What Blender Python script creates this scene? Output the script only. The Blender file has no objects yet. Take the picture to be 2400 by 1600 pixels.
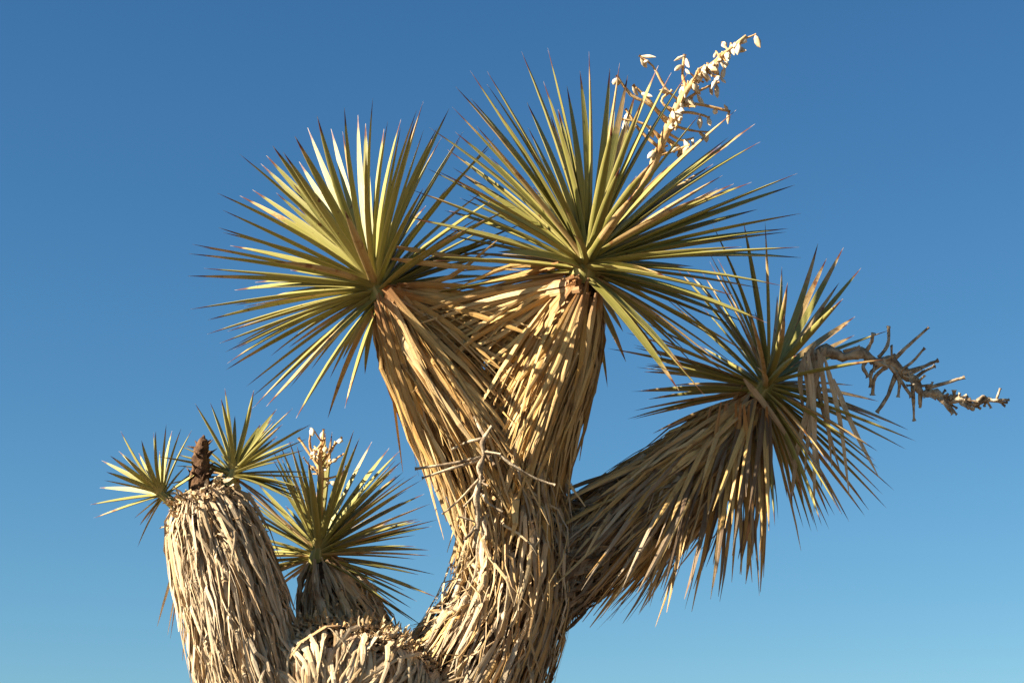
import bpy, math, random
import numpy as np
from mathutils import Vector

# ------------------------------------------------------------------ camera
EL = math.radians(16.0)          # the lens looks up into the crown
LENS = 70.0
FPX = LENS / 36.0 * 2400.0       # focal length in photo pixels
D0 = 3.05                        # metres to the main fork
S = D0 / FPX                     # metres per photo pixel at the fork
CAM = np.array([0.0, 0.0, 1.6])
RIGHT = np.array([1.0, 0, 0])
FWD = np.array([0, math.cos(EL), math.sin(EL)])
UP = np.array([0, -math.sin(EL), math.cos(EL)])
sc = bpy.context.scene
cd = bpy.data.cameras.new('camera'); cam = bpy.data.objects.new('camera', cd)
sc.collection.objects.link(cam); sc.camera = cam
cam.location = CAM; cam.rotation_euler = (math.pi / 2 + EL, 0, 0)
cd.lens = LENS; cd.sensor_width = 36.0; cd.clip_start = 0.05; cd.clip_end = 20000

# ------------------------------------------------------------------ light
SUN_AZ = math.radians(68)        # left of the direction back to the camera
SUN_EL = math.radians(30)
sd = Vector((-math.sin(SUN_AZ) * math.cos(SUN_EL), -math.cos(SUN_AZ) * math.cos(SUN_EL), math.sin(SUN_EL)))
w = bpy.data.worlds.new('World'); sc.world = w; w.use_nodes = True
nt = w.node_tree; nt.nodes.clear()
sky = nt.nodes.new('ShaderNodeTexSky'); sky.sky_type = 'NISHITA'; sky.sun_disc = False
sky.sun_elevation = SUN_EL; sky.sun_rotation = math.atan2(sd.x, sd.y)
sky.altitude = 0; sky.air_density = 1.0; sky.dust_density = 0.3; sky.ozone_density = 3.0
sep = nt.nodes.new('ShaderNodeSeparateColor'); com = nt.nodes.new('ShaderNodeCombineColor')
nt.links.new(sky.outputs[0], sep.inputs[0])
for ch, (gain, power) in enumerate(((.255, 1.40), (.47, 1.15), (.645, 1.0))):      # saturated slide-film response of the sky
    p_ = nt.nodes.new('ShaderNodeMath'); p_.operation = 'POWER'; p_.inputs[1].default_value = power
    k_ = nt.nodes.new('ShaderNodeMath'); k_.operation = 'MULTIPLY'; k_.inputs[1].default_value = gain
    nt.links.new(sep.outputs[ch], p_.inputs[0]); nt.links.new(p_.outputs[0], k_.inputs[0]); nt.links.new(k_.outputs[0], com.inputs[ch])
bg = nt.nodes.new('ShaderNodeBackground'); bg.inputs['Strength'].default_value = 0.05
out = nt.nodes.new('ShaderNodeOutputWorld')
nt.links.new(com.outputs[0], bg.inputs[0]); nt.links.new(bg.outputs[0], out.inputs[0])
ld = bpy.data.lights.new('sun', 'SUN'); ld.energy = 5.0; ld.angle = math.radians(0.5); ld.color = (1.0, 0.91, 0.76)
sun = bpy.data.objects.new('sun', ld); sc.collection.objects.link(sun)
sun.rotation_euler = (-sd).to_track_quat('-Z', 'Y').to_euler(); sun.location = (-4, -2, 6)
sc.view_settings.view_transform = 'Standard'; sc.view_settings.look = 'None'
sc.view_settings.exposure = 1.9; sc.view_settings.gamma = 1.0

rng = np.random.default_rng(7); random.seed(7)

# ------------------------------------------------------------------ helpers
def W(px, py, dz=0.0):
    """photo pixel + depth offset (photo pixels at the fork) -> world point"""
    z = D0 + dz * S
    return CAM + FWD * z + RIGHT * ((px - 1200) / FPX * z) + UP * ((800 - py) / FPX * z)

def unit(v):
    return v / np.maximum(np.linalg.norm(v, axis=-1, keepdims=True), 1e-9)

ORG = {}
def new_obj(name, me, origin, parent):
    o = bpy.data.objects.new(name, me); sc.collection.objects.link(o)
    ORG[o.name] = np.array(origin, float)
    if parent is not None:
        o.parent = parent; o.location = Vector(ORG[o.name] - ORG[parent.name])
    else:
        o.location = Vector(origin)
    return o

def build(name, V, F, parent, mat, origin=None, lc=None, dry=None, smooth=False, sharp_mod=None):
    V = np.asarray(V, float)
    if origin is None: origin = V[0]
    me = bpy.data.meshes.new(name)
    me.from_pydata((V - origin).tolist(), [], F)
    if lc is not None:
        a = me.attributes.new('lc', 'FLOAT_VECTOR', 'POINT'); a.data.foreach_set('vector', np.asarray(lc, np.float32).ravel())
    if dry is not None:
        a = me.attributes.new('dry', 'FLOAT', 'POINT'); a.data.foreach_set('value', np.asarray(dry, np.float32).ravel())
    if smooth:
        me.polygons.foreach_set('use_smooth', [True] * len(me.polygons))
    if sharp_mod:
        m, idx = sharp_mod
        e = np.empty(len(me.edges) * 2, np.int32); me.edges.foreach_get('vertices', e); e = e.reshape(-1, 2)
        sh = (e[:, 0] % m == e[:, 1] % m) & np.isin(e[:, 0] % m, idx)
        a = me.attributes.new('sharp_edge', 'BOOLEAN', 'EDGE'); a.data.foreach_set('value', sh)
    me.materials.append(mat); me.update()
    return new_obj(name, me, origin, parent)

LEAFP = [(-1, .12), (-.62, -.42), (0, -.62), (.62, -.42), (1, .12), (0, .0)]     # keeled under side, hollow upper side
STRIPP = [(-1, 0), (1, 0), (.05, .26)]

def ribbons(P, N, Wd, prof, rnd):
    """P (n,k,3) centrelines, N normals, Wd (n,k) half widths -> verts, faces, lc"""
    n, k, _ = P.shape; m = len(prof)
    T = unit(np.gradient(P, axis=1)); Sd = unit(np.cross(T, N)); Nn = unit(np.cross(Sd, T))
    pr = np.array(prof)
    V = (P[:, :, None, :] + Sd[:, :, None, :] * (pr[:, 0][None, None, :, None] * Wd[:, :, None, None])
         + Nn[:, :, None, :] * (pr[:, 1][None, None, :, None] * Wd[:, :, None, None]))
    lc = np.empty((n, k, m, 3)); lc[..., 0] = pr[:, 0]; lc[..., 1] = np.linspace(0, 1, k)[None, :, None]; lc[..., 2] = np.asarray(rnd)[:, None, None]
    f = []
    for r in range(k - 1):
        for j in range(m):
            j2 = (j + 1) % m
            f.append((r * m + j, r * m + j2, (r + 1) * m + j2, (r + 1) * m + j))
    f = np.array(f)
    F = (f[None] + (np.arange(n) * k * m)[:, None, None]).reshape(-1, 4)
    return V.reshape(n, k * m, 3), F, f, lc.reshape(n, k * m, 3)

def emit(P, N, Wd, prof, rnd, dry, parent, mat, name, stuff=None, smooth=False, sharp=None):
    """rows of P become single objects (stuff None) or one stuff mesh"""
    V, F, f, lc = ribbons(P, N, Wd, prof, rnd)
    if stuff:
        d = np.repeat(dry, V.shape[1])
        o = build(name, V.reshape(-1, 3), F.tolist(), parent, mat, ORG[parent.name], lc.reshape(-1, 3), d, smooth, (len(prof), sharp) if sharp else None)
        o['kind'] = 'stuff'; return o
    fl = f.tolist()
    for i in range(len(P)):
        build(name, V[i], fl, parent, mat, P[i, 0], lc[i], np.full(V.shape[1], dry[i]), smooth, (len(prof), sharp) if sharp else None)

def tube(name, pts, rad, parent, mat, seg=12, wob=0.0, sub=4, seed=0):
    pts = np.array(pts, float); rad = np.array(rad, float)
    c = catmull(pts, sub); t = np.linspace(0, len(pts) - 1, len(c)); r = np.interp(t, np.arange(len(rad)), rad)
    T = unit(np.gradient(c, axis=0)); ref = np.array([.31, -.9, .2])
    e1 = unit(ref - (T @ ref)[:, None] * T); e2 = np.cross(T, e1)
    g = np.random.default_rng(seed); ph = np.linspace(0, 2 * np.pi, seg, endpoint=False)
    rr = r[:, None] * (1 + wob * g.uniform(-1, 1, (len(c), seg)))
    V = c[:, None] + rr[..., None] * (np.cos(ph)[None, :, None] * e1[:, None] + np.sin(ph)[None, :, None] * e2[:, None])
    V = V.reshape(-1, 3); F = []
    for i in range(len(c) - 1):
        for j in range(seg):
            F.append((i * seg + j, i * seg + (j + 1) % seg, (i + 1) * seg + (j + 1) % seg, (i + 1) * seg + j))
    F.append(tuple(range(seg))[::-1]); F.append(tuple(range((len(c) - 1) * seg, len(c) * seg)))
    lc = np.zeros((len(V), 3)); lc[:, 0] = np.tile(np.linspace(-1, 1, seg), len(c)); lc[:, 1] = np.repeat(np.linspace(0, 1, len(c)), seg); lc[:, 2] = g.random()
    return build(name, V, F, parent, mat, c[0], lc, np.zeros(len(V)), smooth=True)

def catmull(p, sub):
    p = np.asarray(p, float)
    q = np.vstack([2 * p[0] - p[1], p, 2 * p[-1] - p[-2]]); o = []
    for i in range(1, len(q) - 2):
        for t in np.linspace(0, 1, sub, endpoint=False):
            a, b, c, d = q[i - 1], q[i], q[i + 1], q[i + 2]
            o.append(.5 * ((2 * b) + (c - a) * t + (2 * a - 5 * b + 4 * c - d) * t ** 2 + (-a + 3 * b - 3 * c + d) * t ** 3))
    o.append(q[-2]); return np.array(o)

# ------------------------------------------------------------------ materials
def mat_new(name):
    m = bpy.data.materials.new(name); m.use_nodes = True
    nt = m.node_tree; nt.nodes.clear()
    o = nt.nodes.new('ShaderNodeOutputMaterial'); b = nt.nodes.new('ShaderNodeBsdfPrincipled')
    nt.links.new(b.outputs[0], o.inputs[0])
    return m, nt, b
class NB:
    def __init__(s, nt): s.nt = nt
    def node(s, t, **kw):
        n = s.nt.nodes.new(t)
        for k, v in kw.items(): setattr(n, k, v)
        return n
    def put(s, sock, v):
        if hasattr(v, 'is_output'): s.nt.links.new(v, sock)
        else: sock.default_value = v
    def math(s, op, a, b=0.0, clamp=False):
        n = s.node('ShaderNodeMath', operation=op, use_clamp=clamp); s.put(n.inputs[0], a); s.put(n.inputs[1], b); return n.outputs[0]
    def mix(s, f, a, b):
        n = s.node('ShaderNodeMix', data_type='RGBA'); s.put(n.inputs[0], f)
        s.put(n.inputs[6], a if hasattr(a, 'is_output') else (*a, 1)); s.put(n.inputs[7], b if hasattr(b, 'is_output') else (*b, 1)); return n.outputs[2]
    def ramp(s, v, lo, hi):
        n = s.node('ShaderNodeMapRange', interpolation_type='SMOOTHSTEP'); s.put(n.inputs[0], v); n.inputs[1].default_value = lo; n.inputs[2].default_value = hi; return n.outputs[0]
    def noise(s, vec, scale, detail=3, rough=.6):
        n = s.node('ShaderNodeTexNoise'); s.put(n.inputs['Vector'], vec); n.inputs['Scale'].default_value = scale
        n.inputs['Detail'].default_value = detail; n.inputs['Roughness'].default_value = rough; return n.outputs[0]
    def lc(s):
        a = s.node('ShaderNodeAttribute', attribute_name='lc'); x = s.node('ShaderNodeSeparateXYZ'); s.nt.links.new(a.outputs['Vector'], x.inputs[0])
        d = s.node('ShaderNodeAttribute', attribute_name='dry')
        return x.outputs[0], x.outputs[1], x.outputs[2], d.outputs['Fac']
    def comb(s, x, y, z):
        c = s.node('ShaderNodeCombineXYZ'); s.put(c.inputs[0], x); s.put(c.inputs[1], y); s.put(c.inputs[2], z); return c.outputs[0]
    def bump(s, h, strength, dist, b):
        n = s.node('ShaderNodeBump'); n.inputs['Strength'].default_value = strength; n.inputs['Distance'].default_value = dist
        s.put(n.inputs['Height'], h); s.nt.links.new(n.outputs[0], b.inputs['Normal'])

def leaf_material():
    m, nt, b = mat_new('green_leaf'); n = NB(nt)
    u, t, r, d = n.lc(); geo = n.node('ShaderNodeNewGeometry')
    grn = n.mix(r, (.15, .14, .025), (.25, .222, .055))
    streak = n.noise(n.comb(n.math('MULTIPLY', u, 3.0), n.math('MULTIPLY', t, 2.0), n.math('MULTIPLY', r, 90.0)), 2.2)
    grn = n.mix(n.ramp(streak, .35, .75), grn, (.285, .245, .075))
    grn = n.mix(n.ramp(t, .13, .0), grn, (.34, .29, .11))
    edge = n.ramp(n.math('ABSOLUTE', u), .86, .98)
    grn = n.mix(n.math('MULTIPLY', edge, .75), grn, (.40, .31, .11))
    spot = n.ramp(n.noise(geo.outputs['Position'], 70, 2), .69, .73)
    grn = n.mix(n.math('MULTIPLY', spot, n.math('MULTIPLY', r, 1.2, True)), grn, (.10, .035, .012))
    straw = n.mix(n.ramp(streak, .3, .7), (.33, .20, .07), (.48, .34, .16))
    straw = n.mix(n.ramp(n.noise(geo.outputs['Position'], 45, 3), .55, .7), straw, (.20, .075, .025))
    # some leaves dry back from the tip
    wob = n.math('MULTIPLY', n.math('SUBTRACT', n.noise(geo.outputs['Position'], 60, 2), .5), .25)
    tw = n.math('ADD', t, wob)
    back = n.ramp(n.math('SUBTRACT', tw, n.math('SUBTRACT', 1.02, d)), -.05, .05)
    col = n.mix(back, grn, straw)
    tip = n.ramp(n.math('ADD', t, n.math('MULTIPLY', wob, .25)), .88, .93)
    col = n.mix(tip, col, (.10, .032, .014))
    col = n.mix(n.ramp(t, .965, 1.0), col, (.38, .27, .18))
    nt.links.new(col, b.inputs['Base Color']); b.inputs['Roughness'].default_value = .48; b.inputs['Specular IOR Level'].default_value = .35
    n.bump(streak, .25, .002, b)
    return m

def dead_material():
    m, nt, b = mat_new('dead_leaf'); n = NB(nt)
    u, t, r, age_and_shade = n.lc(); geo = n.node('ShaderNodeNewGeometry')
    col = n.mix(r, (.46, .25, .062), (.65, .44, .16))
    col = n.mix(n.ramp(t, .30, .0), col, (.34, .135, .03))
    grey = n.mix(r, (.41, .30, .18), (.69, .56, .38))
    col = n.mix(n.math('MINIMUM', age_and_shade, 1.0), col, grey)
    col = n.mix(n.math('SUBTRACT', age_and_shade, 1.0, True), col, (.105, .068, .040))      # dark weathered leaves; on the right limb, shade painted into the colour
    fib = n.noise(n.comb(n.math('MULTIPLY', u, 3.5), n.math('MULTIPLY', t, 2.5), n.math('MULTIPLY', r, 90.0)), 2.4, 4, .7)
    col = n.mix(n.math('MULTIPLY', n.ramp(fib, .42, .70), .7), col, (.17, .085, .034))
    blot = n.ramp(n.noise(geo.outputs['Position'], 38, 4), .56, .70)
    col = n.mix(n.math('MULTIPLY', blot, .6), col, (.15, .07, .03))
    nt.links.new(col, b.inputs['Base Color']); b.inputs['Roughness'].default_value = .75; b.inputs['Specular IOR Level'].default_value = .2
    n.bump(fib, .5, .002, b)
    return m

def simple_material(name, c1, c2, scale, rough=.85, bump=.5, dist=.004):
    m, nt, b = mat_new(name); n = NB(nt); geo = n.node('ShaderNodeNewGeometry')
    v = n.noise(geo.outputs['Position'], scale, 5, .7)
    nt.links.new(n.mix(n.ramp(v, .35, .65), c1, c2), b.inputs['Base Color']); b.inputs['Roughness'].default_value = rough
    b.inputs['Specular IOR Level'].default_value = .2
    n.bump(v, bump, dist, b); return m

M_LEAF = leaf_material(); M_DEAD = dead_material()
M_BARK = simple_material('bark', (.03, .016, .009), (.085, .05, .027), 45, .95, 1.0, .01)
M_STALK = simple_material('flower_stalk', (.38, .20, .07), (.56, .37, .17), 60)
M_OLD = simple_material('weathered_stalk', (.15, .10, .06), (.52, .41, .27), 55, .9, .9, .004)
M_STUB = simple_material('dead_stub', (.045, .022, .012), (.14, .075, .036), 80, .95, 1.0, .006)
M_PETAL = simple_material('dry_petal', (.46, .32, .17), (.70, .60, .46), 60, .7, .3, .002)

# ------------------------------------------------------------------ ground
def ground():
    m, nt, b = mat_new('desert_sand'); n = NB(nt); geo = n.node('ShaderNodeNewGeometry')
    v = n.noise(geo.outputs['Position'], 1.3, 8, .65); g = n.noise(geo.outputs['Position'], 40, 4, .7)
    col = n.mix(n.ramp(v, .4, .65), (.07, .046, .028), (.12, .082, .052)); col = n.mix(n.math('MULTIPLY', n.ramp(g, .5, .7), .4), col, (.05, .035, .024))
    nt.links.new(col, b.inputs['Base Color']); b.inputs['Roughness'].default_value = .95; n.bump(g, .6, .02, b)
    V = []; F = []; N = 48
    xs = np.sign(np.linspace(-1, 1, N)) * np.abs(np.linspace(-1, 1, N)) ** 4 * 6000
    g2 = np.random.default_rng(3)
    for y in xs:
        for x in xs:
            V.append((x, y, float(g2.normal(0, .015)) if abs(x) < 60 and abs(y) < 60 else 0.0))
    for j in range(N - 1):
        for i in range(N - 1): F.append((j * N + i, j * N + i + 1, (j + 1) * N + i + 1, (j + 1) * N + i))
    o = build('ground', V, F, None, m, np.zeros(3), smooth=True); o['kind'] = 'structure'
    o['label'] = 'sandy desert ground under the tree'
ground()

# ------------------------------------------------------------------ the tree
BASE = W(1010, 1900, 0).copy(); BASE[2] = 0.0
tree = bpy.data.objects.new('joshua_tree', None); sc.collection.objects.link(tree)
tree.location = BASE; ORG[tree.name] = BASE; tree.empty_display_size = .2
tree['label'] = 'branching Joshua tree with spiky green rosettes and shaggy dead leaf thatch'
tree['category'] = 'tree'

class Limb:
    """a tapering limb: control points in the world, radius in metres"""
    def __init__(s, name, pts, rad, parent=tree, mat=M_BARK):
        s.c = catmull(np.array(pts), 12); k = np.linspace(0, len(pts) - 1, len(s.c)); s.r = np.interp(k, np.arange(len(rad)), rad)
        s.d = np.concatenate([[0], np.cumsum(np.linalg.norm(np.diff(s.c, axis=0), axis=1))]); s.len = s.d[-1]
        T = unit(np.gradient(s.c, axis=0)); ref = -FWD
        s.T = T; s.e1 = unit(ref - (T @ ref)[:, None] * T); s.e2 = np.cross(T, s.e1)   # e1 faces the viewer's side
        s.o = tube(name, pts, rad, parent, mat, 20, .05, 8)
    def at(s, d):
        dc = np.clip(d, 0, s.len)
        f = lambda A: np.stack([np.interp(dc, s.d, A[:, i]) for i in range(3)], -1)
        C = f(s.c) + (d - dc)[..., None] * unit(f(s.T)); return C, np.interp(dc, s.d, s.r), unit(f(s.T)), unit(f(s.e1)), unit(f(s.e2))

def thatch(L, n, d0, d1, ln, hw, lift=(0.0, .012), flare=.1, sag=.0, age_and_shade=(.3, .9), n_single=0, wander=.12, phi=None, K=5, bow=.0, jit=.0026):
    """dead leaves laid back along the limb, from d (metres from its base) towards the base"""
    d = rng.uniform(d0, d1, n) * L.len; ph = rng.uniform(-np.pi, np.pi, n) if phi is None else rng.uniform(*phi, n)
    l = rng.uniform(ln[0], ln[1], n) * S; sk = np.linspace(0, 1, K)[None, :] * l[:, None]
    C, R, T, e1, e2 = L.at(d[:, None] - sk)
    pk = ph[:, None] + rng.normal(0, wander, (n, 1)) * np.linspace(0, 1, K)[None] * 2 + rng.normal(0, wander * .25, (n, K))
    rad = np.cos(pk)[..., None] * e1 + np.sin(pk)[..., None] * e2
    u = np.linspace(0, 1, K)[None, :]
    rr = R + rng.uniform(lift[0], lift[1], (n, 1)) + flare * rng.uniform(.1, 1, (n, 1)) * sk + rng.normal(0, jit, (n, K)) + bow * np.sin(np.pi * u) * l[:, None]
    rr[:, 0] = np.minimum(rr[:, 0], np.maximum(R[:, 0] + .004, 18 * S))
    P = C + rad * rr[..., None]
    P[..., 2] -= sag * rng.uniform(.3, 1, (n, 1)) * (sk ** 2) * 6
    tw = rng.normal(0, .6, (n, 1)) + rng.normal(0, .6, (n, 1)) * u
    tang = np.cross(T, rad); Nn = rad * np.cos(tw)[..., None] + tang * np.sin(tw)[..., None]
    w0 = rng.uniform(hw[0], hw[1], n) * S
    prof = np.interp(np.linspace(0, 1, K), [0, .15, .5, .85, 1], [.6, .95, .85, .5, .12])
    w0 = np.where(rng.random(n) < .45, w0 * .55, w0); Wd = w0[:, None] * prof[None] * rng.uniform(.75, 1.15, (n, K))
    rnd = rng.random(n); ag = rng.uniform(age_and_shade[0], age_and_shade[1], n)
    face = (np.cos(ph) > .15) & (np.linalg.norm(P[:, 2] - C[:, 2], axis=1) > np.median(rr[:, 2]) * .9)
    pick = np.where(face)[0][:n_single]; mask = np.zeros(n, bool); mask[pick] = True
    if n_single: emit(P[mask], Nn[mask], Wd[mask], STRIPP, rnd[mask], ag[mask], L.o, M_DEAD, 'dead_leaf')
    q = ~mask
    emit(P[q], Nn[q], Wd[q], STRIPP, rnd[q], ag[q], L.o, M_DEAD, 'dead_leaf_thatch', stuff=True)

def crumbs(L, n, d0, d1, phi, ln=(14, 42), hw=(2, 5), age_and_shade=(.2, .9)):
    """short curled leaf stubs where the thatch has broken off"""
    d = rng.uniform(d0, d1, n) * L.len; ph = rng.uniform(*phi, n); K = 5
    C, R, T, e1, e2 = L.at(d); rad = np.cos(ph)[:, None] * e1 + np.sin(ph)[:, None] * e2; tang = np.cross(T, rad)
    a = rng.uniform(0, 2 * np.pi, n); di = np.cos(a)[:, None] * T * 1.0 + np.sin(a)[:, None] * tang
    l = rng.uniform(*ln, n) * S; u = np.linspace(0, 1, K); curl = rng.uniform(.8, 3.4, n)
    ang = rng.uniform(-.6, .9, n)[:, None] + curl[:, None] * (u[None] - .3)
    step = di[:, None] * np.cos(ang)[..., None] + rad[:, None] * np.sin(ang)[..., None]
    P = (C + rad * (R + rng.uniform(.0, .012, n))[:, None])[:, None] + np.cumsum(step, axis=1) * (l / K)[:, None, None]
    Nn = np.broadcast_to(rad[:, None], P.shape) + rng.normal(0, .35, (n, 1, 3))
    Wd = (rng.uniform(*hw, n) * S)[:, None] * np.array([1.1, 1, .95, .7, .25])[None]
    emit(P, Nn, Wd, STRIPP, rng.random(n), rng.uniform(*age_and_shade, n), L.o, M_DEAD, 'leaf_stubs', stuff=True)

def hang(L, n, d0, d1, phi, ln, hw, n_single):
    """dead leaves hanging down the side of a level limb"""
    K = 6; u = np.linspace(0, 1, K)[None]; d = rng.uniform(d0, d1, n) * L.len; l = rng.uniform(*ln, n) * S; ph0 = rng.uniform(*phi, n)
    C, R, T, e1, e2 = L.at(d[:, None] + rng.normal(0, .35, (n, 1)) * u * l[:, None] + rng.normal(0, .0012, (n, K)))
    rr = R + rng.uniform(-.004, .022, (n, 1)) + .006 * np.sin(u * 3) + rng.normal(0, .001, (n, K)); rr[:, 0] -= .004
    pk = np.maximum(ph0[:, None] - u * (l / R[:, 0])[:, None], -.25); rad = np.cos(pk)[..., None] * e1 + np.sin(pk)[..., None] * e2
    P = C + rad * rr[..., None]; over = np.maximum(0, u * l[:, None] - (ph0[:, None] + .25) * R); P[..., 2] -= over
    Nn = rad + rng.normal(0, .45, (n, 1, 3)); Wd = (rng.uniform(*hw, n) * S)[:, None] * np.interp(u, [0, .2, .6, .85, 1], [1.1, 1, .85, .55, .12]) * rng.uniform(.85, 1.15, (n, K))
    rn = rng.random(n); ag = rng.uniform(.55, 1, n); k = n_single
    emit(P[:k], Nn[:k], Wd[:k], STRIPP, rn[:k], ag[:k], L.o, M_DEAD, 'dead_leaf')
    emit(P[k:], Nn[k:], Wd[k:], STRIPP, rn[k:], ag[k:], L.o, M_DEAD, 'dead_leaf_thatch', stuff=True)

m = S
trunk = Limb('trunk', [BASE + np.array([0, 0, -.15]), BASE * .5 + W(1030, 1800, 0) * .5 + np.array([-.02, 0, 0]), W(1040, 1780, 0), W(1110, 1590, 0), W(1190, 1410, 0), W(1212, 1260, 0), W(1200, 1110, 0)],
             np.array([215, 165, 148, 128, 108, 100, 92]) * m)
limbA = Limb('branch', [W(1190, 1190, -5), W(1100, 1010, -15), W(985, 840, -10), W(905, 715, -5)], np.array([80, 66, 50, 26]) * m)
limbB = Limb('branch', [W(1205, 1180, -10), W(1258, 1000, -25), W(1330, 820, -35), W(1372, 665, -40)], np.array([76, 62, 50, 26]) * m)
limbC = Limb('branch', [W(1170, 1450, 5), W(1310, 1325, 45), W(1485, 1205, 85), W(1650, 1075, 115), W(1775, 945, 130)], np.array([85, 82, 76, 58, 28]) * m)
limbL = Limb('branch', [W(1060, 1760, 0), W(965, 1660, -60), W(850, 1585, -95), W(720, 1575, -95), W(610, 1660, -85)], np.array([125, 118, 112, 104, 80]) * m)
limbD = Limb('branch', [W(640, 1690, -120), W(588, 1560, -120), W(548, 1410, -112), W(507, 1270, -95), W(474, 1155, -80)], np.array([86, 88, 82, 74, 60]) * m)
limbF = Limb('branch', [W(850, 1590, 45), W(815, 1470, 55), W(775, 1380, 60), W(752, 1315, 60)], np.array([80, 70, 52, 24]) * m)

# ---- thatch along the limbs
thatch(trunk, 900, .30, .72, (120, 240), (4, 8), (0, .018), .05, .02, (.25, .9), 0)
thatch(trunk, 2100, .66, 1.03, (90, 260), (3, 8.5), (-.004, .03), .06, .02, (.0, 1.5), 30, wander=.07, K=6, jit=.0016)
thatch(trunk, 220, .75, 1.0, (80, 170), (2.5, 5.5), (0.01, .03), .28, .25, (.2, .8), 0, wander=.3)
thatch(limbC, 1700, .12, .72, (60, 170), (4, 9), (-.004, .026), .06, .05, (1.25, 2.0), 20, wander=.18)  # dark tone here paints the right limb's shade into its thatch
thatch(limbC, 640, .60, 1.02, (170, 330), (5, 10), (0, .026), .13, .16, (.0, .5), 25, wander=.12)
thatch(limbC, 160, .2, .8, (80, 170), (3, 5), (.0, .02), .3, .9, (.3, .9), 0, phi=(-3.1, 0), wander=.3)
thatch(limbL, 350, .05, .95, (50, 120), (4, 9), (-.006, .006), .05, .15, (.55, 1), 0, wander=.35)
hang(limbL, 1300, .12, 1.0, (-.5, 1.1), (60, 150), (2, 7), 10)
crumbs(limbL, 2200, .25, 1.0, (0.55, 3.1))
thatch(limbD, 2000, .15, 1.0, (80, 210), (3, 7.5), (-.004, .026), .10, .12, (.65, 1.1), 25, wander=.10, jit=.0016)
thatch(limbD, 200, .2, .8, (150, 280), (2.5, 5), (0, .02), .16, .3, (.5, .95), 0, wander=.15)
crumbs(limbD, 600, .75, 1.02, (-3.1, 3.1), (14, 50), (2.5, 6), (.4, 1))
thatch(limbF, 620, .3, 1.05, (70, 190), (4, 8), (0, .016), .16, .1, (.2, 1.4), 10, wander=.12)
crumbs(limbF, 500, .2, .7, (-3.1, 3.1))
crumbs(limbC, 700, .2, .6, (-3.1, 3.1), (14, 46), (2.5, 5), (.4, .9))
thatch(limbA, 420, .45, 1.03, (230, 420), (5, 10), (.004, .02), .16, .03, (.0, .45), 30, wander=.10, bow=.02)
thatch(limbB, 460, .45, 1.03, (230, 420), (5, 10), (.002, .016), .07, .02, (.0, .45), 30, wander=.10, bow=.02)
thatch(limbA, 220, .05, .6, (80, 160), (3, 6), (0, .014), .12, .08, (.2, .8), 0)
thatch(limbB, 280, .05, .6, (80, 160), (3, 6), (0, .014), .12, .08, (.2, .8), 0)

def drape(L, n, d0, d1, phi, ln, hw, g0, g1, age_and_shade):
    """long dead leaves that swing from the limb's line towards plumb under their head"""
    K = 6; u = np.linspace(0, 1, K)[None, :, None]; q = rng.random(n); d = (d0 + (d1 - d0) * q) * L.len; ph = rng.uniform(*phi, n); l = rng.uniform(*ln, n) * S
    C, R, T, e1, e2 = L.at(d); rad = np.cos(ph)[:, None] * e1 + np.sin(ph)[:, None] * e2
    g = np.clip(g0 + (g1 - g0) * q + rng.normal(0, .12, n), 0, 1)[:, None]; dr = unit(-T * (1 - g) + np.array([0, 0, -1.0]) * g + rad * rng.uniform(0, .25, (n, 1)) + rng.normal(0, .05, (n, 3)))
    p0 = C + rad * (R + rng.uniform(.0, .02, n))[:, None]; dr0 = unit(dr + rad * .35)
    P = p0[:, None] + (dr0[:, None] * (u - u ** 2 * .5) + dr[:, None] * (u ** 2 * .5)) * l[:, None, None]
    Nn = np.broadcast_to(rad[:, None], P.shape) + rng.normal(0, .5, (n, 1, 3)); Wd = (rng.uniform(*hw, n) * S)[:, None] * np.interp(u[..., 0], [0, .15, .5, .85, 1], [.3, 1, .85, .5, .08])
    emit(P, Nn, Wd, STRIPP, rng.random(n), rng.uniform(*age_and_shade, n), L.o, M_DEAD, 'dead_leaf_thatch', stuff=True)
drape(limbC, 130, .55, 1.02, (-2.6, 1.2), (200, 360), (4, 8.5), .25, .85, (0, .35))
drape(limbC, 120, .55, 1.02, (-2.6, 1.2), (180, 340), (4, 8.5), .25, .85, (1.4, 2.0))  # dark share of the drape: the limb's shade put into leaf colour
drape(limbD, 70, .25, .97, (2.0, 4.2), (150, 300), (2.5, 5), .75, 1.0, (.5, 1.0))
drape(limbD, 10, .95, 1.0, (2.4, 3.8), (70, 140), (2.5, 4), .9, 1.0, (.1, .6))
drape(limbF, 40, .4, 1.0, (-2.2, -.4), (90, 200), (3, 6), .15, .45, (.2, 1.5))
drape(trunk, 60, .72, 1.0, (1.8, 4.4), (60, 130), (2.5, 5), .3, .8, (.1, 1.0))
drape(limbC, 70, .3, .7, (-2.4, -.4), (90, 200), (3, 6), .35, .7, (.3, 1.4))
drape(limbA, 26, .9, 1.02, (1.2, 3.4), (330, 430), (4, 7), .35, .6, (0, .3))
drape(limbB, 22, .9, 1.02, (-2.0, -.6), (300, 420), (4, 7), .0, .25, (0, .3))

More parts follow.
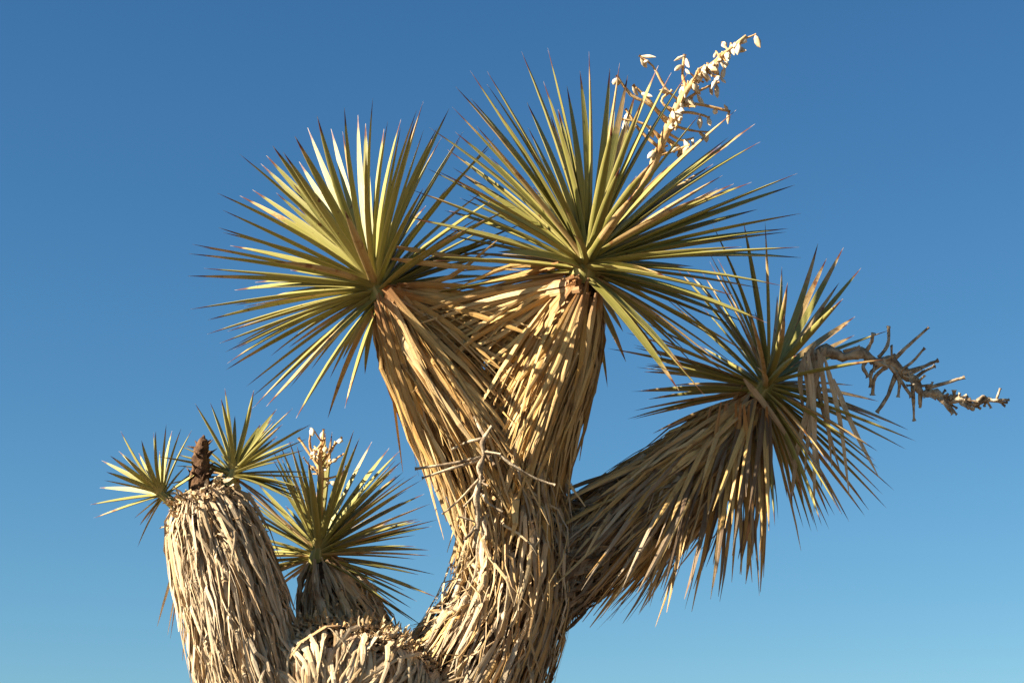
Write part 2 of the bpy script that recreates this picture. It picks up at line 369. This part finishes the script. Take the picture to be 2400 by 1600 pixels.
# ---- dead leaves traced one by one where they weave between the two upper heads
def surf_depth(px, py):
    """front of the two shaggy columns at a photo pixel"""
    best = 25.0
    for (x0, y0, r0, x1, y1, r1, dz) in ((893, 700, 48, 1120, 1110, 118, -8), (1374, 660, 48, 1215, 1120, 98, -32)):
        ax = np.array([x1 - x0, y1 - y0], float); ll = ax @ ax; q = np.array([px - x0, py - y0], float)
        t = min(max(q @ ax / ll, 0), 1); dist = np.linalg.norm(q - t * ax); r = r0 + (r1 - r0) * t
        h = math.sqrt(max(r * r - dist * dist, 0)); best = min(best, dz - h + max(0, dist - r) * .25)
    return best
def z3(x, y): return 820 + x * .4209, 560 + y * .4209
def z6(x, y): return 940 + x * .3827, 1050 + y * .3827
def z4(x, y): return 1380 + x * .4591, 520 + y * .4591
def z1(x, y): return 420 + x * .4975, 200 + y * .4975
def z2(x, y): return 1000 + x * .4082, 60 + y * .4082
def z5(x, y): return 200 + x * .4465, 900 + y * .4465
def lay(L, conv, paths, hw, depth, lift, age_and_shade):
    for i, pth in enumerate(paths):
        p2 = catmull(np.array([(*conv(*q), 0) for q in pth]), 3 if len(pth) > 2 else 6)
        p2 = p2[np.linspace(0, len(p2) - 1, 7).round().astype(int)]
        lf = lift[0] + (lift[1] - lift[0]) * rng.random()
        P = np.array([W(a, b, depth(a, b) - lf) for a, b, _ in p2])
        Nn = np.tile(-FWD + rng.normal(0, .35, 3), (len(P), 1))
        wd = rng.uniform(*hw) * S * np.interp(np.linspace(0, 1, len(P)), [0, .17, .5, .8, 1], [.3, 1, .9, .6, .08])
        emit(P[None], Nn[None], wd[None], STRIPP, [rng.random()], [rng.uniform(*age_and_shade)], L.o, M_DEAD, 'dead_leaf')
lay(limbB, z3, [[(1200, 200), (700, 330), (310, 550)], [(1190, 210), (880, 410), (410, 740)], [(1250, 230), (900, 380), (345, 855)],
    [(1100, 170), (760, 280), (350, 330)], [(1230, 260), (960, 480), (540, 850)], [(1200, 250), (950, 560), (660, 850)],
    [(1250, 260), (1000, 560), (620, 1110)], [(1260, 280), (1050, 560), (690, 920)], [(1280, 280), (1080, 620), (740, 1040)],
    [(1290, 280), (1120, 640), (830, 1100)], [(1300, 300), (1150, 700), (890, 1180)], [(1320, 300), (1180, 720), (960, 1260)],
    [(1330, 300), (1230, 700), (1040, 1300)], [(1370, 300), (1300, 700), (1190, 1250)], [(1390, 300), (1330, 640), (1200, 1110)],
    [(1400, 280), (1370, 600), (1265, 955)], [(1160, 130), (830, 230), (470, 290)], [(1180, 160), (900, 200), (560, 300)],
    [(1220, 220), (820, 470), (300, 590)], [(1230, 240), (830, 540), (480, 660)], [(1210, 190), (860, 250), (420, 420)], [(1140, 150), (900, 150), (600, 270)]],
    (5, 8.5), surf_depth, (4, 34), (0, .35))
lay(limbA, z3, [[(150, 310), (190, 480), (290, 800), (340, 1000)], [(170, 310), (260, 560), (380, 930)], [(120, 440), (220, 720), (350, 1130)],
    [(200, 310), (320, 650), (480, 1060)], [(210, 270), (400, 480), (590, 630)], [(230, 270), (480, 560), (630, 1050)],
    [(220, 300), (420, 760), (610, 1130)], [(240, 270), (560, 570), (760, 900)], [(290, 290), (600, 400), (970, 550)],
    [(320, 280), (640, 370), (890, 400)], [(250, 300), (400, 650), (520, 1150)], [(230, 40), (600, 100), (1060, 150)], [(230, 110), (560, 150), (960, 175)],
    [(300, 270), (560, 210), (830, 0)], [(260, 250), (600, 260), (900, 290)], [(280, 260), (620, 330), (860, 480)], [(160, 300), (300, 720), (420, 1200)], [(140, 350), (250, 800), (430, 1330)],
    [(120, 400), (240, 800), (362, 1180)], [(130, 420), (270, 880), (440, 1385)], [(150, 380), (300, 900), (470, 1390)], [(160, 350), (330, 900), (545, 1440)], [(170, 360), (350, 950), (500, 1330)],
    [(140, 380), (310, 960), (520, 1390)], [(190, 340), (390, 950), (590, 1400)]],
    (5.5, 9), surf_depth, (4, 34), (0, .3))
lay(limbC, z6, [[(2240, -255), (2230, 300), (2200, 880)], [(2200, -245), (2230, 300), (2220, 790)], [(2180, -255), (2200, 250), (2110, 830)], [(2130, -265), (2110, 250), (2150, 820)],
    [(2100, -265), (2130, 250), (2075, 770)], [(2050, -275), (2060, 250), (2025, 820)], [(2080, -275), (2040, 250), (1965, 850)], [(2000, -275), (1980, 250), (1905, 850)],
    [(1990, -275), (1920, 300), (1780, 1000)], [(1960, -285), (1850, 300), (1590, 935)], [(1900, -255), (1760, 300), (1500, 960)], [(2100, -255), (1950, 350), (1790, 860)]],
    (5, 8), lambda a, b: 130 - 75 - max(0, b - 1000) * .04, (-25, 30), (0, .4))

lay(limbC, z4, [[(1160, 620), (1080, 760), (1100, 1000)], [(1190, 640), (1150, 850), (1150, 1100), (1190, 1350)], [(1170, 650), (1210, 900), (1240, 1250)], [(1100, 690), (1130, 950), (1100, 1300)],
    [(1200, 680), (1280, 1000), (1330, 1400)], [(1250, 800), (1350, 1050), (1480, 1300)], [(1210, 640), (1170, 760), (1060, 1180), (1040, 1400)], [(790, 800), (920, 960), (1070, 1180)], [(1140, 640), (1180, 900), (1290, 1300)], [(1120, 660), (1150, 1000), (1150, 1480)]],
    (5, 9), lambda a, b: 130 - 60, (-30, 40), (.8, 1))
# the looser weave behind and between them
def weave(L, n, n_single, root, ang, seed, lift, hw):
    g = np.random.default_rng(seed); P, Nn, Wd = [], [], []
    for i in range(n):
        a = math.radians(ang[0] + (ang[1] - ang[0]) * g.random()); l = g.uniform(560, 1000)
        r = np.array([root[0] + g.uniform(-50, 50), root[1] + g.uniform(-45, 45)]); d = np.array([math.cos(a), math.sin(a)])
        tip = r + d * l; tip[1] = min(tip[1], 1230 + g.uniform(-60, 60)); mid = (r + tip) / 2 + np.array([-d[1], d[0]]) * g.normal(0, 22) + np.array([0, -25.0])
        q = catmull(np.array([[*z3(*r), 0], [*z3(*mid), 0], [*z3(*tip), 0]]), 3); lf = g.uniform(*lift)
        P.append([W(x, y, surf_depth(x, y) - lf) for x, y, _ in q]); Nn.append(np.tile(-FWD + g.normal(0, .45, 3), (len(q), 1)))
        Wd.append(g.uniform(*hw) * S * np.interp(np.linspace(0, 1, len(q)), [0, .1, .5, .8, 1], [1.2, 1, .9, .6, .08]))
    P, Nn, Wd = np.array(P), np.array(Nn), np.array(Wd); rn = g.random(n); ag = g.uniform(0, .4, n); k = n_single
    emit(P[:k], Nn[:k], Wd[:k], STRIPP, rn[:k], ag[:k], L.o, M_DEAD, 'dead_leaf')
    emit(P[k:], Nn[k:], Wd[k:], STRIPP, rn[k:], ag[k:], L.o, M_DEAD, 'dead_leaf_thatch', stuff=True)
weave(limbA, 46, 15, (235, 300), (8, 58), 41, (-5, 42), (4.5, 8.5))
weave(limbA, 90, 10, (235, 300), (20, 80), 42, (-75, 10), (5, 9))
weave(limbA, 45, 0, (235, 300), (15, 75), 45, (-150, -70), (6, 9))
weave(limbB, 45, 0, (1240, 260), (112, 165), 46, (-150, -70), (6, 9))
weave(limbB, 46, 15, (1230, 250), (122, 172), 43, (-5, 42), (4.5, 8.5))
weave(limbB, 90, 10, (1240, 260), (112, 165), 44, (-75, 10), (5, 9))

# ------------------------------------------------------------------ green rosettes
WPROF = ([0, .06, .16, .38, .6, .8, .92, 1], [1.3, .92, .9, 1.0, .92, .64, .32, .03])
LK = 8
def leaf_rows(center, axis, roots, tips, hw, bend):
    n = len(tips); u = np.linspace(0, 1, LK) ** .9; P = np.empty((n, LK, 3)); N = np.empty((n, LK, 3))
    for i in range(n):
        r, t = roots[i], tips[i]; v = t - r; l = np.linalg.norm(v); d = v / l
        up = axis - (axis @ d) * d; upn = up / max(np.linalg.norm(up), 1e-6)
        side = np.cross(d, upn)
        c = r + v * .42 + upn * l * bend[i] + side * l * rng.normal(0, .012)
        P[i] = ((1 - u) ** 2)[:, None] * r + (2 * u * (1 - u))[:, None] * c + (u ** 2)[:, None] * t
        a = rng.normal(0, .22); N[i] = upn * math.cos(a) + side * math.sin(a)
    Wd = np.asarray(hw)[:, None] * np.interp(u, *WPROF)[None]
    return P, N, Wd

def rosette(limb, cx, cy, cz, ax2, L, hw, tips, n_extra, seed, spread=(.15, 2.05), extra_dry=.1, dry_all=0.0):
    """tips: (photo pixel of a leaf tip, flags): f towards the viewer, b away, d dry; the depth follows from the leaf's real length L"""
    g = np.random.default_rng(seed); C = W(cx, cy, cz)
    axis = unit(RIGHT * ax2[0] - UP * ax2[1] + FWD * ax2[2])
    heart = tube('leaf_rosette', [C - axis * 45 * S, C - axis * 10 * S, C + axis * 25 * S, C + axis * 55 * S], np.array([34, 30, 18, 3]) * S * (L / 460), tree, M_LEAF, 10, .05, 3, seed)
    R, T, D, B, H = [], [], [], [], []
    for (x, y, fl) in tips:
        proj = math.hypot(x - cx, y - cy); l = max(L * g.uniform(.93, 1.03), proj * 1.015)
        if 's' in fl: l = proj * 1.05
        dz = math.sqrt(l * l - proj * proj) * .96
        sg = -1 if 'f' in fl else 1 if 'b' in fl else (1 if g.random() < .55 else -1)
        if 'f' not in fl and 'b' not in fl: dz = min(dz, .55 * l)
        tip = W(x, y, cz + sg * dz); d = unit(tip - C); ca = float(d @ axis)
        R.append(C + d * 14 * S * (L / 460) + axis * (ca * 26 - 6) * S * (L / 460)); T.append(tip)
        D.append(.95 * g.uniform(.7, 1.1) if 'd' in fl else (g.uniform(.12, .42) if g.random() < .22 + dry_all else .0)); B.append(g.uniform(.02, .075)); H.append(hw * g.uniform(.85, 1.12) * S)
    P, N, Wd = leaf_rows(C, axis, R, T, H, B)
    emit(P, N, Wd, LEAFP, g.random(len(tips)), np.array(D), heart, M_LEAF, 'leaf', smooth=True, sharp=[0, 4])
    e1 = unit(np.cross(axis, FWD)); e2 = np.cross(axis, e1); R, T, D, B, H = [], [], [], [], []
    for i in range(n_extra):
        th = spread[0] + (spread[1] - spread[0]) * math.sqrt(g.random()); ph = g.uniform(0, 2 * math.pi)
        d = math.cos(th) * axis + math.sin(th) * (math.cos(ph) * e1 + math.sin(ph) * e2)
        if d @ FWD < -.25: d = d - 2 * (d @ FWD) * FWD * 1.0
        ll = L * g.uniform(.74, .93) * S
        R.append(C + d * 12 * S * (L / 460) + axis * (math.cos(th) * 26 - 6) * S * (L / 460)); T.append(C + d * ll + np.array([0, 0, -.03 * max(0, th - 1)]))
        D.append(1.0 if g.random() < extra_dry else g.uniform(0, .25)); B.append(g.uniform(.02, .07)); H.append(hw * g.uniform(.75, 1.0) * S)
    P, N, Wd = leaf_rows(C, axis, R, T, H, B)
    emit(P, N, Wd, LEAFP, g.random(n_extra), np.array(D), heart, M_LEAF, 'inner_leaves', stuff=True, smooth=True, sharp=[0, 4])
    return heart

def tipl(conv, s):
    o = []
    for tok in s.split():
        a = tok.split(','); x, y = conv(float(a[0]), float(a[1])); o.append((x, y, a[2] if len(a) > 2 else ''))
    return o

tipsA = tipl(z1, '340,1470 410,1512,fd 700,1568,d 550,1568 780,1520 875,1360 770,1290,b 450,1420 220,1340 225,1310 430,1275,b 515,1235,bd 190,1215 270,1220 130,1172 225,1160 135,1105 50,1055 '
    '260,965,b 40,898 115,862 45,793 60,748 240,755,b 185,670 205,588,f 180,508,f 345,492,b 285,520,b 285,325,f 385,370,b 410,330,b 440,285,f 455,505,b 490,315,f 545,240,f 565,360,b '
    '605,200,b 650,145,f 715,205,b 778,105,f 842,140,b 878,180,b 912,60,f 965,205,b 1045,160,b 1120,115,f 1150,75 1110,165,f 1272,110,b 1340,215,b 1325,250,b 1490,245,b 1465,290,b '
    '1150,485,f 1385,665,f 1435,500,b 880,315,f 780,590,fd 440,830,fd')
tipsB = tipl(z2, '145,465 165,350,f 120,710,b 250,260 250,415,b 345,260 345,335,f 285,575,fd 400,475,f 545,150 575,440,b 605,730,f 670,320,f 695,130,f 755,480,b 805,345,b 880,260,b '
    '932,150 1052,245,b 1080,380,b 1108,215,f 1155,285,b 1200,385,b 1250,405,f 1330,230,f 1405,270,f 1505,265,f 1575,500,f 1778,485 1735,640,b 1885,565 1915,668 1700,860,bd 1765,908,bd 1865,900,b '
    '2130,848 2115,915 1540,680,bd 1900,1055,b 2150,1078 2075,1165 2065,1185 2140,1272 1810,1270,f 2150,1332 2050,1495 1760,1550 1375,1437,f 1555,990,fd 1110,815,f 1310,770,f 1070,570,f 1190,970,fd '
    '795,1050,f 840,1200,f 240,970,f 410,1300,f') + tipl(z1, '1180,200 1300,220,b 1265,305,b 1155,385,b 1210,400 1090,490 1250,590,b 1045,612 1105,630,f 1270,680,b 1370,520,f') + tipl(z4,
    '740,375 910,515,f 390,275,f 800,515 730,525,b 840,490,d 595,890 460,860 190,715,b 285,635,b 175,560,b 520,800 380,700,b')
tipsC = tipl(z4, '630,10,f 790,0 900,0,f 1015,310,f 1170,110,b 1215,185,bd 1300,130 1390,235 1300,390,f 1360,483,bd 1325,520,bd 1355,578,bd 1520,700,f 1235,885,fs 1670,1118,f 1620,1160 1630,1060,d 1480,915,bd '
    '1475,1170,d 1465,1220 820,460,fd 95,645 190,565 280,765,d 265,860 300,905 450,960,bd 325,1080,bd 440,230,b 580,260,b 500,250,b 380,380,b 850,740,fd 1060,680,f 1000,470,f '
    '1040,1430 950,1550 1100,1450,d 1150,1540,d 1190,1550 1225,1500,d 1290,1490 1330,1530,d 1410,1500,d 1430,1470 1500,1390 1520,1460 1560,1370 1225,1230,fd 1220,1340,fd 330,700,b 230,640,b')
tipsD = tipl(z5, '85,400 110,460 130,375,f 185,245 200,370,f 280,360,b 295,295,f 370,245 425,210 455,245 390,350,b 560,240 75,543 25,632 45,702 490,270,bd 285,740,d')
tipsE = tipl(z5, '575,100 655,95,b 712,75 732,20 785,165,b 690,190,b 885,30,f 1005,130 1090,125 1035,210,f 920,210,b 945,240,b 1185,210 1140,225 1165,285 1150,345,f 1180,460 1195,490 1130,540,f 1090,610,f')
tipsF = tipl(z5, '1110,320,f 1260,250 1295,250,b 1410,240 1440,280,f 1505,300 1595,335 1655,345,b 1665,400 1640,475,d 1745,470 1770,500,f 1780,575 1815,625,d 1750,705 1850,710,d 1820,745 1735,850 1805,870 1810,900,d '
    '1755,1000 1740,1085,d 1595,1150 1565,970,b 905,520,b 960,450,b 890,640,b 1170,400,f 1230,330,f')
rosette(limbA, 884, 676, -5, (-.50, -.86, -.05), 462, 10.2, tipsA, 70, 11, (.2, 1.75))
rosette(limbB, 1373, 622, -42, (.26, -.94, -.22), 470, 10.4, tipsB, 85, 12, (.2, 2.0), .14)
rosette(limbC, 1796, 902, 130, (.55, -.80, .05), 405, 8.8, tipsC, 88, 13, (.3, 2.3), .35, .35)
rosette(limbD, 382, 1160, -82, (-.75, -.65, -.1), 180, 5.6, tipsD, 16, 14, (.2, 1.7))
rosette(limbD, 546, 1110, -70, (.25, -.95, .05), 205, 6.4, tipsE, 36, 15, (.2, 1.9))
rosette(limbF, 745, 1298, 60, (.12, -.98, -.12), 325, 7.4, tipsF, 80, 16, (.2, 1.95), .12, .2)

# ------------------------------------------------------------------ flower stalks
def petal_mesh(name, P, l, r, dirv, parent, mat, k=0):
    d = unit(np.array(dirv, float)); a = unit(np.cross(d, [.3, .9, .2])); b = np.cross(d, a); V = []; F = []; g = np.random.default_rng(k)
    rings = [(0, .15), (.25, .8), (.55, 1), (.82, .65), (1, .08)]; m_ = 6
    for (t, q) in rings:
        for j in range(m_):
            an = j / m_ * 2 * math.pi; V.append(P + d * t * l + (a * math.cos(an) + b * math.sin(an) * .55) * r * q * g.uniform(.75, 1.2))
    for i in range(len(rings) - 1):
        for j in range(m_): F.append((i * m_ + j, i * m_ + (j + 1) % m_, (i + 1) * m_ + (j + 1) % m_, (i + 1) * m_ + j))
    build(name, V, F, parent, mat, P, smooth=True)

def stalk(conv, dz, main, mr, twigs, tr, mat, petals=0, seed=0, knobs=True, parent=tree, stubs=0, pl=(16, 34)):
    g = np.random.default_rng(seed); pts = [W(*conv(a, b), dz + (c[0] if c else 0)) for a, b, *c in main]
    st = tube('flower_stalk', pts, np.array(mr) * S, parent, mat, 8, .26, 4, seed)
    ends = []
    for tw in twigs:
        off = g.uniform(-25, 25); q = [W(*conv(a, b), dz + off * i / max(1, len(tw) - 1)) + (g.normal(0, 4.5 * S, 3) if 0 < i < len(tw) - 1 else 0) for i, (a, b) in enumerate(tw)]
        r = np.linspace(tr, tr * .65, len(q)); 
        q2 = q + [q[-1] + unit(q[-1] - q[-2]) * tr * 1.3 * S]; r = np.append(r, tr * 1.15) if knobs else np.append(r, tr * .2)
        tube('twig', q2, r * S * g.uniform(.75, 1.2), st, mat, 6, .28, 3, seed + len(ends)); ends.append((q, off))
    path = catmull(np.array(pts), 8); pool = [p for p in path[len(path) // 3:]]
    for q, _ in ends: pool += [q[-1], q[-1], (q[-1] + q[-2]) / 2]
    for i in range(stubs):
        k = g.integers(len(path) // 4, len(path) - 1); p = path[k]; ax = unit(path[min(k + 1, len(path) - 1)] - path[k - 1])
        d = unit(ax * g.uniform(.1, .8) + g.normal(0, .8, 3)); l = g.uniform(10, 46) * S * (1 if g.random() < .5 else .6); q = [p, p + d * l * .5, p + d * l + g.normal(0, 2 * S, 3)]
        tube('twig', q + [q[-1] + d * 3 * S], np.array([.7, .55, .55, .8]) * tr * S, st, mat, 5, .2, 2, seed * 7 + i); pool += [q[-1]]
    order = g.permutation(len(pool))
    for i in range(petals):
        p = pool[order[i % len(pool)]] + g.normal(0, 2 * S, 3)
        petal_mesh('dry_flower', p, g.uniform(*pl) * S, g.uniform(3.5, 8.5) * S, g.normal(0, .55, 3) + [0, 0, -1], st, M_PETAL, seed * 100 + i)
    return st
stalk(z2, 40, [(1180, 1000, -30), (1290, 830), (1390, 580), (1500, 360), (1640, 225), (1835, 60)], [11, 10, 9, 8, 6, 4],
      [[(1450, 430), (1370, 350), (1290, 240), (1230, 180)], [(1490, 370), (1480, 280), (1480, 180)], [(1400, 560), (1280, 470), (1180, 395), (1098, 295)], [(1380, 560), (1270, 430), (1195, 350)],
       [(1460, 450), (1600, 460), (1730, 492)], [(1440, 500), (1540, 510), (1612, 525)], [(1400, 570), (1510, 575), (1612, 612)], [(1540, 330), (1545, 270), (1590, 235)], [(1500, 420), (1590, 370), (1668, 330)],
       [(1380, 610), (1450, 660), (1520, 650)], [(1350, 650), (1260, 560), (1130, 540)], [(1330, 700), (1230, 600), (1150, 490)], [(1360, 640), (1440, 690), (1450, 720)], [(1600, 250), (1640, 280), (1670, 290)],
       [(1320, 750), (1400, 720), (1500, 690)], [(1420, 500), (1360, 440), (1400, 380)], [(1720, 150), (1750, 160), (1790, 110)], [(1700, 165), (1690, 170), (1680, 190)]], 4.0, M_STALK, 110, 31, stubs=60, pl=(14, 40))
stalk(z4, 125, [(1120, 700, -10), (1210, 655), (1300, 690, 8), (1390, 672), (1470, 715, -8), (1545, 712), (1610, 790, 10), (1660, 800), (1700, 872, -6), (1770, 872), (1830, 918, 8), (1900, 905), (1960, 932), (2030, 908, 5), (2110, 920)], [15, 16, 11, 14, 10, 12, 8, 11, 8, 10, 6, 9, 5, 6, 3],
      [[(1400, 680), (1430, 630), (1450, 582)], [(1480, 690), (1510, 610), (1530, 547)], [(1560, 700), (1630, 630), (1725, 547)], [(1590, 760), (1650, 710), (1705, 655)], [(1600, 770), (1690, 740), (1770, 712)],
       [(1650, 810), (1700, 770), (1755, 742)], [(1720, 850), (1810, 815), (1905, 797)], [(1500, 720), (1460, 770), (1440, 830)], [(1520, 740), (1470, 800), (1450, 868)], [(1570, 760), (1510, 880), (1480, 960)],
       [(1550, 740), (1570, 800), (1580, 880)], [(1650, 840), (1650, 920), (1660, 1000)], [(1690, 860), (1690, 940), (1700, 880)], [(1790, 900), (1820, 930), (1850, 968)], [(1300, 660), (1340, 640), (1370, 640)], [(1420, 700), (1400, 740), (1420, 780)],
       [(1900, 920), (1935, 940), (1950, 950)], [(1980, 920), (2000, 900), (2030, 900)], [(1840, 900), (1860, 880), (1865, 872)], [(1500, 700), (1560, 760), (1640, 880)]], 5.4, M_OLD, 0, 32, stubs=60)
stalk(z3, -150, [(790, 1040), (738, 1130, -10), (748, 1200, -10), (722, 1270, -12), (732, 1340, -12), (705, 1420, -14), (715, 1560, -4), (690, 1720, -2)], [3, 6, 4.5, 7, 5, 8, 6, 4],
      [[(735, 1215), (560, 1250), (378, 1277)], [(725, 1230), (600, 1285), (418, 1325)], [(725, 1330), (610, 1440), (525, 1522)], [(745, 1110), (660, 1140), (582, 1165)], [(800, 1180), (920, 1265), (1030, 1320), (1130, 1365)],
       [(745, 1420), (780, 1470), (840, 1512)], [(760, 1180), (780, 1220), (800, 1250)], [(700, 1500), (720, 1560), (740, 1620)], [(760, 1110), (720, 1040), (700, 1000)], [(700, 1600), (660, 1640), (650, 1660)]], 4.2, M_OLD, 0, 33, stubs=10)
stalk(z5, 90, [(1225, 700), (1235, 520), (1230, 400), (1245, 290)], [8, 8, 7, 4],
      [[(1235, 420), (1190, 330), (1185, 240)], [(1235, 400), (1245, 320), (1250, 245)], [(1240, 420), (1290, 330), (1340, 285)], [(1235, 450), (1180, 380), (1125, 290)], [(1240, 460), (1310, 400), (1350, 370)],
       [(1240, 480), (1170, 430), (1150, 390)], [(1240, 500), (1330, 470), (1380, 430)], [(1240, 380), (1290, 350), (1310, 310)]], 3.4, M_STALK, 20, 34, stubs=26, pl=(10, 22))
# dark stub of an old flower head between the two small heads
st = tube('dead_stub', [W(472, 1160, -75), W(469, 1110, -78), W(472, 1065, -80), W(478, 1030, -80), W(481, 1026, -80)], np.array([25, 23, 17, 10, 4]) * S, tree, M_STUB, 12, .34, 4, 9)
for i in range(26):
    g = np.random.default_rng(900 + i); t = g.random(); an = g.uniform(0, 6.28)
    p = W(471 + 4 * t, 1135 - 95 * t, -78) + (RIGHT * math.cos(an) - FWD * math.sin(an)) * (22 - 14 * t) * S
    d = unit(RIGHT * math.cos(an) - FWD * math.sin(an) + UP * g.uniform(.2, 1.4))
    tube('broken_scale', [p, p + d * 9 * S, p + d * g.uniform(14, 30) * S], np.array([4.5, 3.5, .6]) * S, st, M_STUB, 5, .1, 2, i)
